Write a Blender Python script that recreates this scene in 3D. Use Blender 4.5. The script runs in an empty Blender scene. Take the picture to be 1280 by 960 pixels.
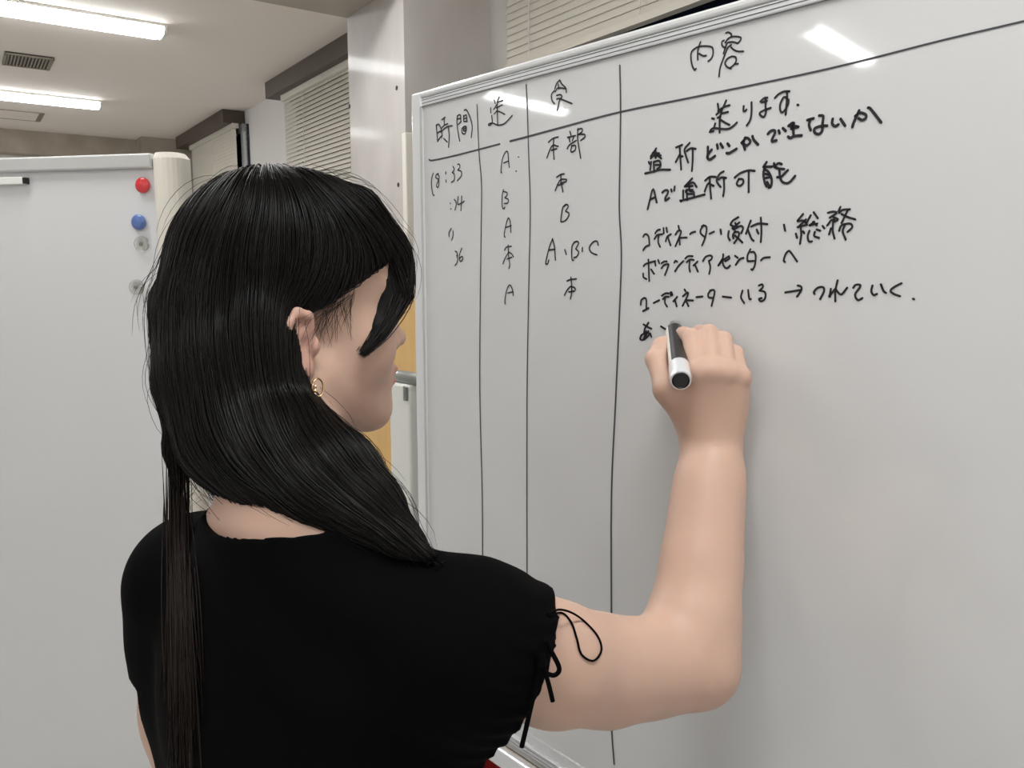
import bpy, math, random
import numpy as np
from mathutils import Vector

# ------------------------------------------------------------------ camera, world, exposure
sc = bpy.context.scene
COL = sc.collection
PITCH = math.atan(0.14)
CAM = np.array([0.0, 0.0, 1.52])
cd = bpy.data.cameras.new('camera')
cd.sensor_fit = 'HORIZONTAL'; cd.sensor_width = 36.0
cd.lens = 36.0 * 1000.0 / 1280.0
cd.clip_start = 0.02
cam = bpy.data.objects.new('camera', cd); COL.objects.link(cam)
cam.location = CAM; cam.rotation_euler = (math.pi / 2 - PITCH, 0, 0)
sc.camera = cam
sc.view_settings.view_transform = 'Standard'
sc.view_settings.look = 'None'
sc.view_settings.exposure = 0.86
sc.view_settings.gamma = 1.0
sc.view_settings.use_curve_mapping = False
wd = bpy.data.worlds.new('night'); sc.world = wd; wd.use_nodes = True
wd.node_tree.nodes['Background'].inputs[0].default_value = (0.01, 0.014, 0.03, 1)
wd.node_tree.nodes['Background'].inputs[1].default_value = 0.5
LAMP_STRENGTH = 15.0
LAMP_COLOR = (0.985, 1.0, 1.0, 1)

FW = np.array([0, math.cos(PITCH), -math.sin(PITCH)])
UP = np.array([0, math.sin(PITCH), math.cos(PITCH)])
RT = np.array([1.0, 0, 0])
def ray(x, y): return FW + RT * ((x - 640) / 1000.0) + UP * ((480 - y) / 1000.0)
def P(x, y, z): return CAM + z * ray(x, y)
def plane_hit(x, y, p0, n):
    d = ray(x, y); return CAM + d * (((p0 - CAM) @ n) / (d @ n))
def norm(v): v = np.asarray(v, float); return v / np.linalg.norm(v)

# ------------------------------------------------------------------ helpers: materials
def mat(name, col, rough=0.5, metal=0.0, spec=0.5, noise=None, bump=None, coat=0.0, coat_rough=0.05, sss=0.0, trans=0.0, ior=None, wave=None):
    m = bpy.data.materials.new(name); m.use_nodes = True
    nt = m.node_tree; b = nt.nodes['Principled BSDF']
    b.inputs['Base Color'].default_value = (*col, 1)
    b.inputs['Roughness'].default_value = rough
    b.inputs['Metallic'].default_value = metal
    b.inputs['Specular IOR Level'].default_value = spec
    b.inputs['Coat Weight'].default_value = coat
    b.inputs['Coat Roughness'].default_value = coat_rough
    if trans: b.inputs['Transmission Weight'].default_value = trans
    if ior: b.inputs['IOR'].default_value = ior
    if sss:
        b.inputs['Subsurface Weight'].default_value = sss
        b.inputs['Subsurface Radius'].default_value = (0.012, 0.005, 0.003)
        b.inputs['Subsurface Scale'].default_value = 0.5
    tc = nt.nodes.new('ShaderNodeTexCoord')
    if noise:                       # (scale, second colour, low, high[, stretch])
        s, c2, lo, hi = noise[:4]
        n = nt.nodes.new('ShaderNodeTexNoise'); n.inputs['Scale'].default_value = s; n.inputs['Detail'].default_value = 6
        mp = nt.nodes.new('ShaderNodeMapping')
        if len(noise) > 4: mp.inputs['Scale'].default_value = noise[4]
        nt.links.new(tc.outputs['Object'], mp.inputs[0]); nt.links.new(mp.outputs[0], n.inputs['Vector'])
        r = nt.nodes.new('ShaderNodeValToRGB')
        r.color_ramp.elements[0].position = lo; r.color_ramp.elements[1].position = hi
        r.color_ramp.elements[0].color = (*col, 1); r.color_ramp.elements[1].color = (*c2, 1)
        nt.links.new(n.outputs['Fac'], r.inputs[0]); nt.links.new(r.outputs[0], b.inputs['Base Color'])
    if bump:                        # (scale, strength, distance)
        n = nt.nodes.new('ShaderNodeTexNoise'); n.inputs['Scale'].default_value = bump[0]; n.inputs['Detail'].default_value = 4
        nt.links.new(tc.outputs['Object'], n.inputs['Vector'])
        bp = nt.nodes.new('ShaderNodeBump'); bp.inputs['Strength'].default_value = bump[1]; bp.inputs['Distance'].default_value = bump[2]
        nt.links.new(n.outputs['Fac'], bp.inputs['Height']); nt.links.new(bp.outputs[0], b.inputs['Normal'])
    return m
M = {}
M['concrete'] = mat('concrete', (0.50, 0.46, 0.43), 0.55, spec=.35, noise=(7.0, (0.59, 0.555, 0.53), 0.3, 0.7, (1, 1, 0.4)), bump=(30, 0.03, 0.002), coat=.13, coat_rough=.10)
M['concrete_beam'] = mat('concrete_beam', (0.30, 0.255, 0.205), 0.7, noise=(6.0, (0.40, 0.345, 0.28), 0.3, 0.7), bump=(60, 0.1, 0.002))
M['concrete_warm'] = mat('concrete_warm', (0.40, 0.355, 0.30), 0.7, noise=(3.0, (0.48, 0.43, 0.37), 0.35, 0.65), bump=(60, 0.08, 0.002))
M['ceiling'] = mat('ceiling_board', (0.83, 0.765, 0.705), 0.9, noise=(140, (0.89, 0.82, 0.76), 0.35, 0.65))
M['wall'] = mat('white_wall', (0.74, 0.72, 0.70), 0.8, bump=(120, 0.05, 0.001))
M['wall_room'] = mat('room_wall', (0.84, 0.83, 0.81), 0.85)
M['floor'] = mat('floor_tile', (0.60, 0.59, 0.57), 0.5, noise=(4, (0.66, 0.65, 0.62), 0.4, 0.6))
M['pelmet'] = mat('pelmet_brown', (0.085, 0.062, 0.046), 0.55)
M['blind'] = mat('blind_slat', (0.70, 0.66, 0.58), 0.45)
M['cord'] = mat('blind_cord', (0.75, 0.73, 0.7), 0.6)
M['glass_night'] = mat('night_glass', (0.012, 0.018, 0.035), 0.08)
M['alu'] = mat('aluminium', (0.62, 0.63, 0.65), 0.35, metal=0.6)
M['frame_white'] = mat('frame_white', (0.76, 0.77, 0.78), 0.25, coat=0.6, coat_rough=0.1)
M['frame_grey'] = mat('frame_grey', (0.52, 0.52, 0.51), 0.4)
M['groove'] = mat('groove_grey', (0.10, 0.10, 0.11), 0.6)
M['board'] = mat('board_white', (0.685, 0.69, 0.695), 0.5, coat=1.0, coat_rough=0.045)
M['board_left'] = mat('board_left_white', (0.70, 0.70, 0.71), 0.45, coat=0.25, coat_rough=0.25)
M['cream'] = mat('cream_plastic', (0.76, 0.72, 0.64), 0.4)
M['ledge'] = mat('tray_ledge', (0.60, 0.55, 0.50), 0.4)
M['ink'] = mat('ink_black', (0.012, 0.012, 0.018), 0.45)
M['ink_line'] = mat('ink_line', (0.05, 0.05, 0.06), 0.5)
M['ink_grey'] = mat('ink_worn_grey', (0.16, 0.165, 0.17), 0.5)
M['wood'] = mat('orange_wood', (0.80, 0.50, 0.20), 0.4, noise=(5, (0.86, 0.57, 0.25), 0.35, 0.65, (6, 6, 0.3)))
M['red'] = mat('red_plastic', (0.62, 0.02, 0.03), 0.25, coat=0.8)
M['blue'] = mat('blue_plastic', (0.085, 0.16, 0.42), 0.3, coat=0.6)
M['clear'] = mat('clear_plastic', (0.93, 0.93, 0.91), 0.06, trans=0.9, ior=1.2)
M['magnet_core'] = mat('magnet_core', (0.22, 0.19, 0.16), 0.4)
M['white_plastic'] = mat('white_plastic', (0.78, 0.78, 0.74), 0.4)
M['black'] = mat('black_plastic', (0.012, 0.010, 0.011), 0.3)
M['grey_plastic'] = mat('grey_plastic', (0.20, 0.21, 0.19), 0.35, coat=0.5)
M['red_chair'] = mat('red_crate', (0.50, 0.05, 0.04), 0.5)
M['silver'] = mat('silver_band', (0.80, 0.81, 0.84), 0.25, metal=0.35, coat=0.6)
M['vent'] = mat('vent_brown', (0.24, 0.20, 0.15), 0.6)
M['dark'] = mat('dark_gap', (0.05, 0.045, 0.04), 0.8)
def emit(name, col, s):
    m = bpy.data.materials.new(name); m.use_nodes = True; nt = m.node_tree
    for n in list(nt.nodes): nt.nodes.remove(n)
    o = nt.nodes.new('ShaderNodeOutputMaterial'); e = nt.nodes.new('ShaderNodeEmission')
    e.inputs[0].default_value = col; e.inputs[1].default_value = s
    nt.links.new(e.outputs[0], o.inputs[0]); return m
M['lamp'] = emit('lamp_diffuser', LAMP_COLOR, LAMP_STRENGTH)

# ------------------------------------------------------------------ helpers: meshes and objects
class MB:
    def __init__(s): s.v = []; s.f = []
    def add(s, vs, fs):
        k = len(s.v); s.v += [tuple(map(float, v)) for v in vs]; s.f += [tuple(i + k for i in f) for f in fs]; return s
    def hexa(s, c8):            # bottom ring 0-3, top ring 4-7
        return s.add(c8, [(3, 2, 1, 0), (4, 5, 6, 7), (0, 1, 5, 4), (1, 2, 6, 5), (2, 3, 7, 6), (3, 0, 4, 7)])
    def obox(s, o, X, Y, Z, a, b):   # box in a local frame from corner a to corner b
        o, X, Y, Z = map(np.asarray, (o, X, Y, Z))
        q = lambda x, y, z: o + X * x + Y * y + Z * z
        (x0, y0, z0), (x1, y1, z1) = a, b
        return s.hexa([q(x0, y0, z0), q(x1, y0, z0), q(x1, y1, z0), q(x0, y1, z0), q(x0, y0, z1), q(x1, y0, z1), q(x1, y1, z1), q(x0, y1, z1)])
    def tube(s, pts, rad, n=8, caps=True):
        pts = np.array(pts, float); m = len(pts)
        rad = np.broadcast_to(rad, (m,))
        t = np.gradient(pts, axis=0); t /= np.linalg.norm(t, axis=1)[:, None] + 1e-12
        ref = np.array([0, 0, 1.0]) if abs(t[0][2]) < 0.9 else np.array([1.0, 0, 0])
        vs = []
        for i in range(m):
            u = ref - t[i] * (ref @ t[i]); u /= np.linalg.norm(u); ref = u; w = np.cross(t[i], u)
            for j in range(n):
                a = 2 * math.pi * j / n; vs.append(pts[i] + rad[i] * (math.cos(a) * u + math.sin(a) * w))
        fs = []
        for i in range(m - 1):
            for j in range(n):
                j2 = (j + 1) % n; fs.append((i * n + j, i * n + j2, (i + 1) * n + j2, (i + 1) * n + j))
        if caps: fs += [tuple(range(n))[::-1], tuple((m - 1) * n + j for j in range(n))]
        return s.add(vs, fs)
    def lathe(s, o, ax, prof, n=32):      # prof: (distance along axis, radius)
        ax = norm(ax); o = np.asarray(o, float)
        r0 = np.array([0, 0, 1.0]) if abs(ax[2]) < 0.9 else np.array([1.0, 0, 0])
        u = norm(r0 - ax * (r0 @ ax)); w = np.cross(ax, u); vs = []; fs = []
        for (h, r) in prof:
            for j in range(n):
                a = 2 * math.pi * j / n; vs.append(o + ax * h + max(r, 1e-5) * (math.cos(a) * u + math.sin(a) * w))
        for i in range(len(prof) - 1):
            for j in range(n):
                j2 = (j + 1) % n; fs.append((i * n + j, i * n + j2, (i + 1) * n + j2, (i + 1) * n + j))
        fs += [tuple(range(n))[::-1], tuple((len(prof) - 1) * n + j for j in range(n))]
        return s.add(vs, fs)
    def build(s, name, m, parent=None, smooth=False, bevel=0.0, origin=None):
        return link_mesh(name, np.array(s.v), s.f, m, parent, smooth, bevel, origin)
ROOTLOC = {}
def link_mesh(name, v, f, m, parent=None, smooth=False, bevel=0.0, origin=None):
    v = np.asarray(v, float)
    if parent is None:
        loc = np.array([(v[:, 0].min() + v[:, 0].max()) / 2, (v[:, 1].min() + v[:, 1].max()) / 2, v[:, 2].min()]) if origin is None else np.asarray(origin, float)
    else: loc = ROOTLOC[parent]
    me = bpy.data.meshes.new(name); vv = (v - loc).astype(np.float32)
    if isinstance(f, np.ndarray):
        me.vertices.add(len(vv)); me.vertices.foreach_set('co', vv.ravel())
        k = f.shape[1]; me.loops.add(f.size); me.loops.foreach_set('vertex_index', f.astype(np.int32).ravel())
        me.polygons.add(len(f)); me.polygons.foreach_set('loop_start', (np.arange(len(f)) * k).astype(np.int32))
        me.update(calc_edges=True); me.validate()
    else:
        me.from_pydata(vv.tolist(), [], f); me.update()
    if smooth: me.polygons.foreach_set('use_smooth', np.ones(len(me.polygons), bool))
    me.materials.append(m)
    o = bpy.data.objects.new(name, me); COL.objects.link(o); ROOTLOC[o] = loc
    if parent is None: o.location = loc
    else: o.parent = parent
    if bevel:
        b = o.modifiers.new('bevel', 'BEVEL'); b.width = bevel; b.segments = 2; b.limit_method = 'ANGLE'
    return o
def thing(name, loc, label, cat, group=None):
    o = bpy.data.objects.new(name, None); COL.objects.link(o); o.empty_display_size = 0.05
    o.location = loc; ROOTLOC[o] = np.asarray(loc, float); return tag(o, label, cat, group)
def tag(o, label, cat, group=None):
    o['label'] = label; o['category'] = cat
    if group: o['group'] = group
    return o
def struct(o): o['kind'] = 'structure'; return o
def plabel(o, l): o['label'] = l; return o
def dup(root, loc):
    r = root.copy(); COL.objects.link(r); r.location = loc; ROOTLOC[r] = np.asarray(loc, float)
    for ch in list(root.children):
        c = ch.copy(); COL.objects.link(c); c.parent = r
        for g in list(ch.children):
            d = g.copy(); COL.objects.link(d); d.parent = c
    return r

# ------------------------------------------------------------------ the room (w runs along the window wall, n towards it)
TH = math.atan2(695, math.hypot(1000, 140))
WV = np.array([-math.sin(TH), math.cos(TH), 0]); NV = np.array([math.cos(TH), math.sin(TH), 0]); ZV = np.array([0, 0, 1.0])
CEIL = 2.55; C0 = np.array([0, 0, 0.0])
def R(w, n, z): return WV * w + NV * n + ZV * z
def rbox(mb, w0, w1, n0, n1, z0, z1): return mb.obox(C0, WV, NV, ZV, (w0, n0, z0), (w1, n1, z1))
def w_at(px, py, n):
    q = plane_hit(px, py, NV * n, NV); return q @ WV
def z_at(px, py, n): return plane_hit(px, py, NV * n, NV)[2]
W0, W1, N0, N1 = -3.2, 7.2, -4.4, 1.62
def sbox(name, m, *a, bevel=0): return struct(rbox(MB(), *a).build(name, M[m], bevel=bevel))
sbox('floor', 'floor', W0 - .1, W1 + .1, N0 - .1, N1 + .3, -0.1, 0)
sbox('ceiling', 'ceiling', W0 - .1, W1 + .1, N0 - .1, N1 + .3, CEIL, CEIL + 0.1)
sbox('wall_window', 'wall', W0 - .1, W1 + .1, N1, N1 + .1, 0, CEIL)
sbox('wall_far', 'wall_room', W1, W1 + .1, N0, N1, 0, CEIL)
sbox('wall_back', 'wall_room', W0 - .1, W0, N0, N1, 0, CEIL)
sbox('wall_left', 'wall_room', W0, W1, N0 - .1, N0, 0, CEIL)
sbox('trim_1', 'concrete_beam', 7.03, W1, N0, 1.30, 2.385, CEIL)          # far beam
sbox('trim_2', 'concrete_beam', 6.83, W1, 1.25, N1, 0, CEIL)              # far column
PW0, PW1, PN = 2.198, 2.603, 1.13
pil = sbox('trim_3', 'concrete', PW0, PW1, PN, 1.43, 0, CEIL)
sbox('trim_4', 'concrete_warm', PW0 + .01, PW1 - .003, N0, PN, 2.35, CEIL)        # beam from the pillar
sbox('trim_5', 'wall', PW0 + .008, PW1 - .01, 1.43, N1, 0, CEIL)          # white return behind the pillar
# form-tie holes on the pillar face
for k, (px, py) in enumerate([(437, 133), (495, 110), (497, 231), (541, 107)]):
    pass
# pelmets over the windows
w1 = w_at(295, 170, 1.55)
p1 = sbox('trim_6', 'pelmet', 5.405, 6.737, 1.48, N1, CEIL - .085, CEIL)
p2 = sbox('trim_7', 'pelmet', PW1, 4.546, 1.48, N1, CEIL - .085, CEIL)
p3 = sbox('trim_8', 'pelmet', -2.2, PW0, 1.40, N1, CEIL - .085, CEIL)
# night windows behind the blinds
def window(name, w0, w1, n, z0, z1):
    o = struct(rbox(MB(), w0, w1, n, N1, z0, z1).build(name, M['glass_night']))
    mb = MB()
    for a in ((w0, w0 + .05, z0, z1), (w1 - .05, w1, z0, z1), (w0, w1, z0, z0 + .05), (w0, w1, z1 - .05, z1), ((w0 + w1) / 2 - .03, (w0 + w1) / 2 + .03, z0, z1)):
        rbox(mb, a[0], a[1], n - .02, n + .005, a[2], a[3])
    mb.build('window_frame', M['alu'], o)
window('window_1', 5.33, 6.7, 1.60, 0.9, CEIL - .09)
window('window_2', PW1 + .03, 4.4, 1.60, 0.9, CEIL - .09)
window('window_3', -2.1, PW0 - .02, 1.58, 0.9, CEIL - .09)
def blind(w0, w1, n, ztop, zbot, tilt, label, cords, pitch=0.022):
    t = thing('venetian_blind', R((w0 + w1) / 2, n, zbot), label, 'blind', 'venetian blinds on the window wall')
    rbox(MB(), w0, w1, n - .02, n + .02, ztop - .03, ztop).build('head_rail', M['blind'], t)
    mb = MB(); z = ztop - .035; Y = NV * math.cos(tilt) + ZV * math.sin(tilt); Zl = np.cross(WV, Y); Zl *= np.sign(Zl[2])
    while z > zbot + .02:
        mb.obox(R(0, n, z), WV, Y, Zl, (w0, -.0125, -.0007), (w1, .0125, .0007)); z -= pitch
    mb.build('slats', M['blind'], t)
    rbox(MB(), w0, w1, n - .013, n + .013, zbot, zbot + .018).build('bottom_rail', M['blind'], t)
    for w in cords:
        MB().tube([R(w, n - .016, ztop - .03), R(w, n - .016, zbot + .02)], .0017, 6).build('ladder_cord', M['cord'], t)
    return t
ZB3 = z_at(855, 11, 1.50)
blind(-2.1, w_at(632, 40, 1.50), 1.50, CEIL - .09, ZB3, math.radians(80),
      'raised cream venetian blind right of the concrete pillar, above the written whiteboard', [w_at(661, 40, 1.485), w_at(800, 15, 1.485), -1.0])
blind(PW1 + .05, w_at(357, 170, 1.54), 1.54, CEIL - .085, 0.95, math.radians(67),
      'cream venetian blind with open slats just left of the concrete pillar', [3.0, 4.1])
blind(w_at(295, 170, 1.55), w_at(240, 190, 1.55), 1.55, CEIL - .085, 0.95, math.radians(84),
      'closed cream blind under the far brown pelmet, above her hair', [5.9])
# corner guard on the pillar edge
MB().obox(R(PW0, PN, 0), WV, NV, ZV, (-.004, -.004, .3), (.02, .03, 1.93)).build('trim_9', M['cream'], bevel=.004)['kind'] = 'structure'
def dimple(px, py):
    q = plane_hit(px, py, NV * PN, NV)
    return q
for k, (px, py) in enumerate([(437, 133), (496, 110), (498, 231)]):
    q = dimple(px, py)
    h = MB().lathe(q + NV * .001, -NV, [(0, .007), (.002, .007), (.0025, .005), (.0012, .0)], 16).build('form_tie_hole', M['dark'])
    tag(h, ['small dark form-tie hole at the left edge of the pillar face', 'topmost small dark form-tie hole near the right edge of the pillar face', 'small dark form-tie hole low on the pillar face, beside the board corner'][k], 'hole', 'form-tie holes in the pillar')

# ------------------------------------------------------------------ ceiling fittings
def lamp_root(label, L=1.22, wd=1.0):
    t = thing('ceiling_light', R(0, 0, CEIL), label, 'ceiling light', 'linear ceiling lights')
    prof = [(-.068, 0), (-.066, -.014), (-.05, -.026), (0, -.031), (.05, -.026), (.066, -.014), (.068, 0)]
    v = []; f = []
    for e, sgn in ((-.012, 1), (-L + .012, -1)):
        for (a, z) in prof: v.append(R(a * wd, e + (0.012 if z < -.02 else 0) * (-sgn), CEIL + z - .012))
    k = len(prof)
    for i in range(k - 1): f.append((i, i + 1, k + i + 1, k + i))
    f += [tuple(range(k))[::-1], tuple(range(k, 2 * k))]
    link_mesh('diffuser', np.array(v), f, M['lamp'], t)
    for e in (-.012, -L):
        vv = [R(a * wd * 1.02, e + de, CEIL + z * 1.03 - .012) for de in (0, .012) for (a, z) in prof]
        kk = len(prof); ff = [(i, i + 1, kk + i + 1, kk + i) for i in range(kk - 1)] + [tuple(range(kk))[::-1], tuple(range(kk, 2 * kk))]
        link_mesh('end_cap', np.array(vv), ff, M['white_plastic'], t)
    rbox(MB(), -.07 * wd, .07 * wd, -L - .004, .004, CEIL - .012, CEIL).build('base_plate', M['white_plastic'], t)
    return t
lamp0 = lamp_root('long lit ceiling light nearest the camera, at the top left')
lamp0.location = R(3.80, .812, CEIL)
l2 = dup(lamp0, R(5.63, .812, CEIL)); l2['label'] = 'lit ceiling light farther back, below the first and above the left whiteboard'
for w in (-1.7, .13, 1.96, 3.80, 5.63):
    if w < 3: x = dup(lamp0, R(w, .812, CEIL)); x['label'] = 'added unseen fill light behind the camera, evening the light on the written whiteboard'
for w in (-1.7, .13): x = dup(lamp0, R(w, -2.5, CEIL)); x['label'] = 'added unseen fill light behind the camera, evening the light on the written whiteboard'  # extra unseen lamps, added so the written board is lit more evenly
short0 = lamp_root('short ceiling light outside the picture, mirrored in the written whiteboard', .75, .6)
short0.location = R(1.57, -2.05, CEIL)
for w in (3.43, 5.26): dup(short0, R(w, -2.05, CEIL))
def quad4(px4, z):
    return [CAM + ray(*p) * ((z - CAM[2]) / ray(*p)[2]) for p in px4]
t = thing('air_vent', R(4.73, .373, CEIL), 'brown slatted air vent in the ceiling between the two lights', 'vent')
rbox(MB(), 4.60, 4.86, .27, .475, CEIL - .006, CEIL).build('backing', M['dark'], t)
mb = MB()
for a in ((4.60, 4.615, .27, .475), (4.845, 4.86, .27, .475), (4.60, 4.86, .27, .28), (4.60, 4.86, .465, .475)): rbox(mb, *a, CEIL - .012, CEIL)
mb.build('frame', M['vent'], t)
mb = MB()
for i in range(13): rbox(mb, 4.61, 4.85, .283 + i * .0145, .290 + i * .0145, CEIL - .011, CEIL - .004)
mb.build('louvres', M['vent'], t)
t = thing('ceiling_hatch', R(6.35, .0, CEIL), 'shallow flush rectangular panel in the ceiling behind the far light', 'ceiling panel')
rbox(MB(), 6.21, 6.54, -.5, .53, CEIL - .004, CEIL).build('panel', M['ceiling'], t)
mb = MB()
for a in ((6.20, 6.212, -.51, .54), (6.54, 6.552, -.51, .54), (6.20, 6.552, .53, .56), (6.20, 6.552, -.51, -.50)): rbox(mb, *a, CEIL - .006, CEIL)
mb.build('frame', M['vent'], t)

# ------------------------------------------------------------------ the written whiteboard
BT = math.radians(41.55); BD = 0.70
DV = np.array([-math.sin(BT), math.cos(BT), 0]); BN = np.array([-math.cos(BT), -math.sin(BT), 0])   # along the board (to its far left end), normal to the room
BO = -BN * BD
def bhit(x, y, off=0.0):
    q = plane_hit(x, y, BO + BN * off + CAM * [0, 0, 0], BN); return q
sL = bhit(531.5, 300) @ DV
sLo = sL + .024
zTi = bhit(760, 73)[2]; zTo = zTi + .022
zBi = bhit(677, 939)[2]
sR = sLo - 1.82
bd = thing('whiteboard', BO + DV * (sL - .9) , 'large whiteboard covered with a handwritten Japanese log table, being written on', 'whiteboard')
def bbox(mb, s0, s1, d0, d1, z0, z1): return mb.obox(BO, DV, BN, ZV, (s0, d0, z0), (s1, d1, z1))
bbox(MB(), sR + .024, sL, -.018, 0, zBi, zTi).build('panel', M['board'], bd)
fr = bbox(MB(), sR, sLo, -.024, .0022, zTi, zTi + .012)
fr = fr.build('top_rail', M['frame_white'], bd, bevel=.002)
bbox(MB(), sR, sLo, -.028, .0045, zTi + .012, zTo - .001).build('top_trim', M['frame_white'], bd, bevel=.003)
mb = MB()
for dz in (.0, .0045, .009): bbox(mb, sR, sL, .0018, .0026, zTi + dz - .0004, zTi + dz + .0004)
mb.build('rail_groove', M['groove'], bd)
bbox(MB(), sL, sLo, -.024, .005, zBi - .02, zTo - .001).build('side_rail', M['frame_white'], bd, bevel=.003)
bbox(MB(), sL - .0006, sL + .0006, .003, .0062, zBi, zTi).build('side_groove', M['frame_grey'], bd)
bbox(MB(), sR, sR + .024, -.024, .010, zBi - .02, zTo).build('side_rail', M['frame_white'], bd, bevel=.003)
bbox(MB(), sR, sLo, -.024, .006, zBi - .022, zBi).build('bottom_rail', M['frame_grey'], bd, bevel=.002)
mb = MB()
for dz in (.001, .007, .011): bbox(mb, sR, sL, .0045, .0075, zBi - dz - .0012, zBi - dz + .0012)
mb.build('rail_bead', M['silver'], bd)
tr = bbox(MB(), sR + .05, sLo, -.01, .030, zBi - .030, zBi - .024).build('tray', M['ledge'], bd)
lp = bbox(MB(), sR + .05, sLo, .024, .032, zBi - .036, zBi - .009).build('tray_lip', M['silver'], tr, bevel=.003)
# stand behind the board: posts, knob, spring, feet
sP = plane_hit(497.5, 560, BO + BN * -.05, BN) @ DV; zP = plane_hit(510, 479, BO + BN * -.05, BN)[2]
for s, e in ((sP - .03, 1), (sR - (sP - .03 - sLo), -1)):
    po = bbox(MB(), s - .03, s + .03, -.072, -.034, .12, zP).build('stand_post', M['white_plastic'], bd, bevel=.004)
    MB().lathe(BO + DV * (s + e * .032) + BN * -.05 + ZV * (zP + .009), -DV * e, [(0, .002), (.001, .006), (.004, .0095), (.010, .011), (.075, .011), (.08, .009)], 24).build('pivot_knob', M['grey_plastic'], bd, smooth=True)
    MB().tube([BO + DV * (s - e * .026) + BN * -.030 + ZV * (zP - .002 - .022 * k / 60) + .0030 * (DV * math.cos(k * .9) + BN * math.sin(k * .9)) for k in range(61)], .0014, 6).build('spring', M['grey_plastic'], bd)
    ft = bbox(MB(), s - .03, s + .03, -.36, .25, .06, .12).build('stand_foot', M['white_plastic'], bd, bevel=.008)
    for d in (-.33, .22):
        MB().lathe(BO + DV * (s - .012) + BN * d + ZV * .03, DV, [(0, .024), (.003, .03), (.021, .03), (.024, .024)], 24).build('castor', M['black'], ft)
bbox(MB(), sR - .06, sLo + .06, -.07, -.04, .2, .24).build('cross_bar', M['white_plastic'], bd)

# handwriting: strokes measured in photo pixels, laid onto the board surface
def catmull(p, k=4):
    p = np.array(p, float)
    if len(p) < 3: return p
    q = np.vstack([2 * p[0] - p[1], p, 2 * p[-1] - p[-2]]); out = []
    for i in range(1, len(q) - 2):
        for j in range(k):
            t = j / k
            out.append(.5 * ((2 * q[i]) + (-q[i - 1] + q[i + 1]) * t + (2 * q[i - 1] - 5 * q[i] + 4 * q[i + 1] - q[i + 2]) * t * t + (-q[i - 1] + 3 * q[i] - 3 * q[i + 1] + q[i + 2]) * t ** 3))
    out.append(p[-1]); return np.array(out)
def ink(mb, pts, width, k=4, off=.0006, curve=True):
    q = catmull(pts, k) if curve else np.array(pts, float)
    c = np.array([[(bhit(x, y) - BO) @ DV, bhit(x, y)[2]] for x, y in q])
    w = np.array([np.linalg.norm(bhit(x, y + .5) - bhit(x, y - .5)) for x, y in q]) * width * .5
    t = np.gradient(c, axis=0) if len(c) > 1 else np.array([[1, 0.]])
    t /= np.linalg.norm(t, axis=1)[:, None] + 1e-12
    nn = np.stack([-t[:, 1], t[:, 0]], 1)
    to = lambda a: BO + DV * a[0] + BN * off + ZV * a[1]
    vs = []; 
    for i in range(len(c)): vs += [to(c[i] + nn[i] * w[i]), to(c[i] - nn[i] * w[i])]
    mb.add(vs, [(2 * i, 2 * i + 1, 2 * i + 3, 2 * i + 2) for i in range(len(c) - 1)])
    for i in (0, len(c) - 1):
        mb.add([to(c[i] + w[i] * np.array([math.cos(a), math.sin(a)])) for a in np.linspace(0, 2 * math.pi, 11)[:-1]], [tuple(range(10))])
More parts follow.
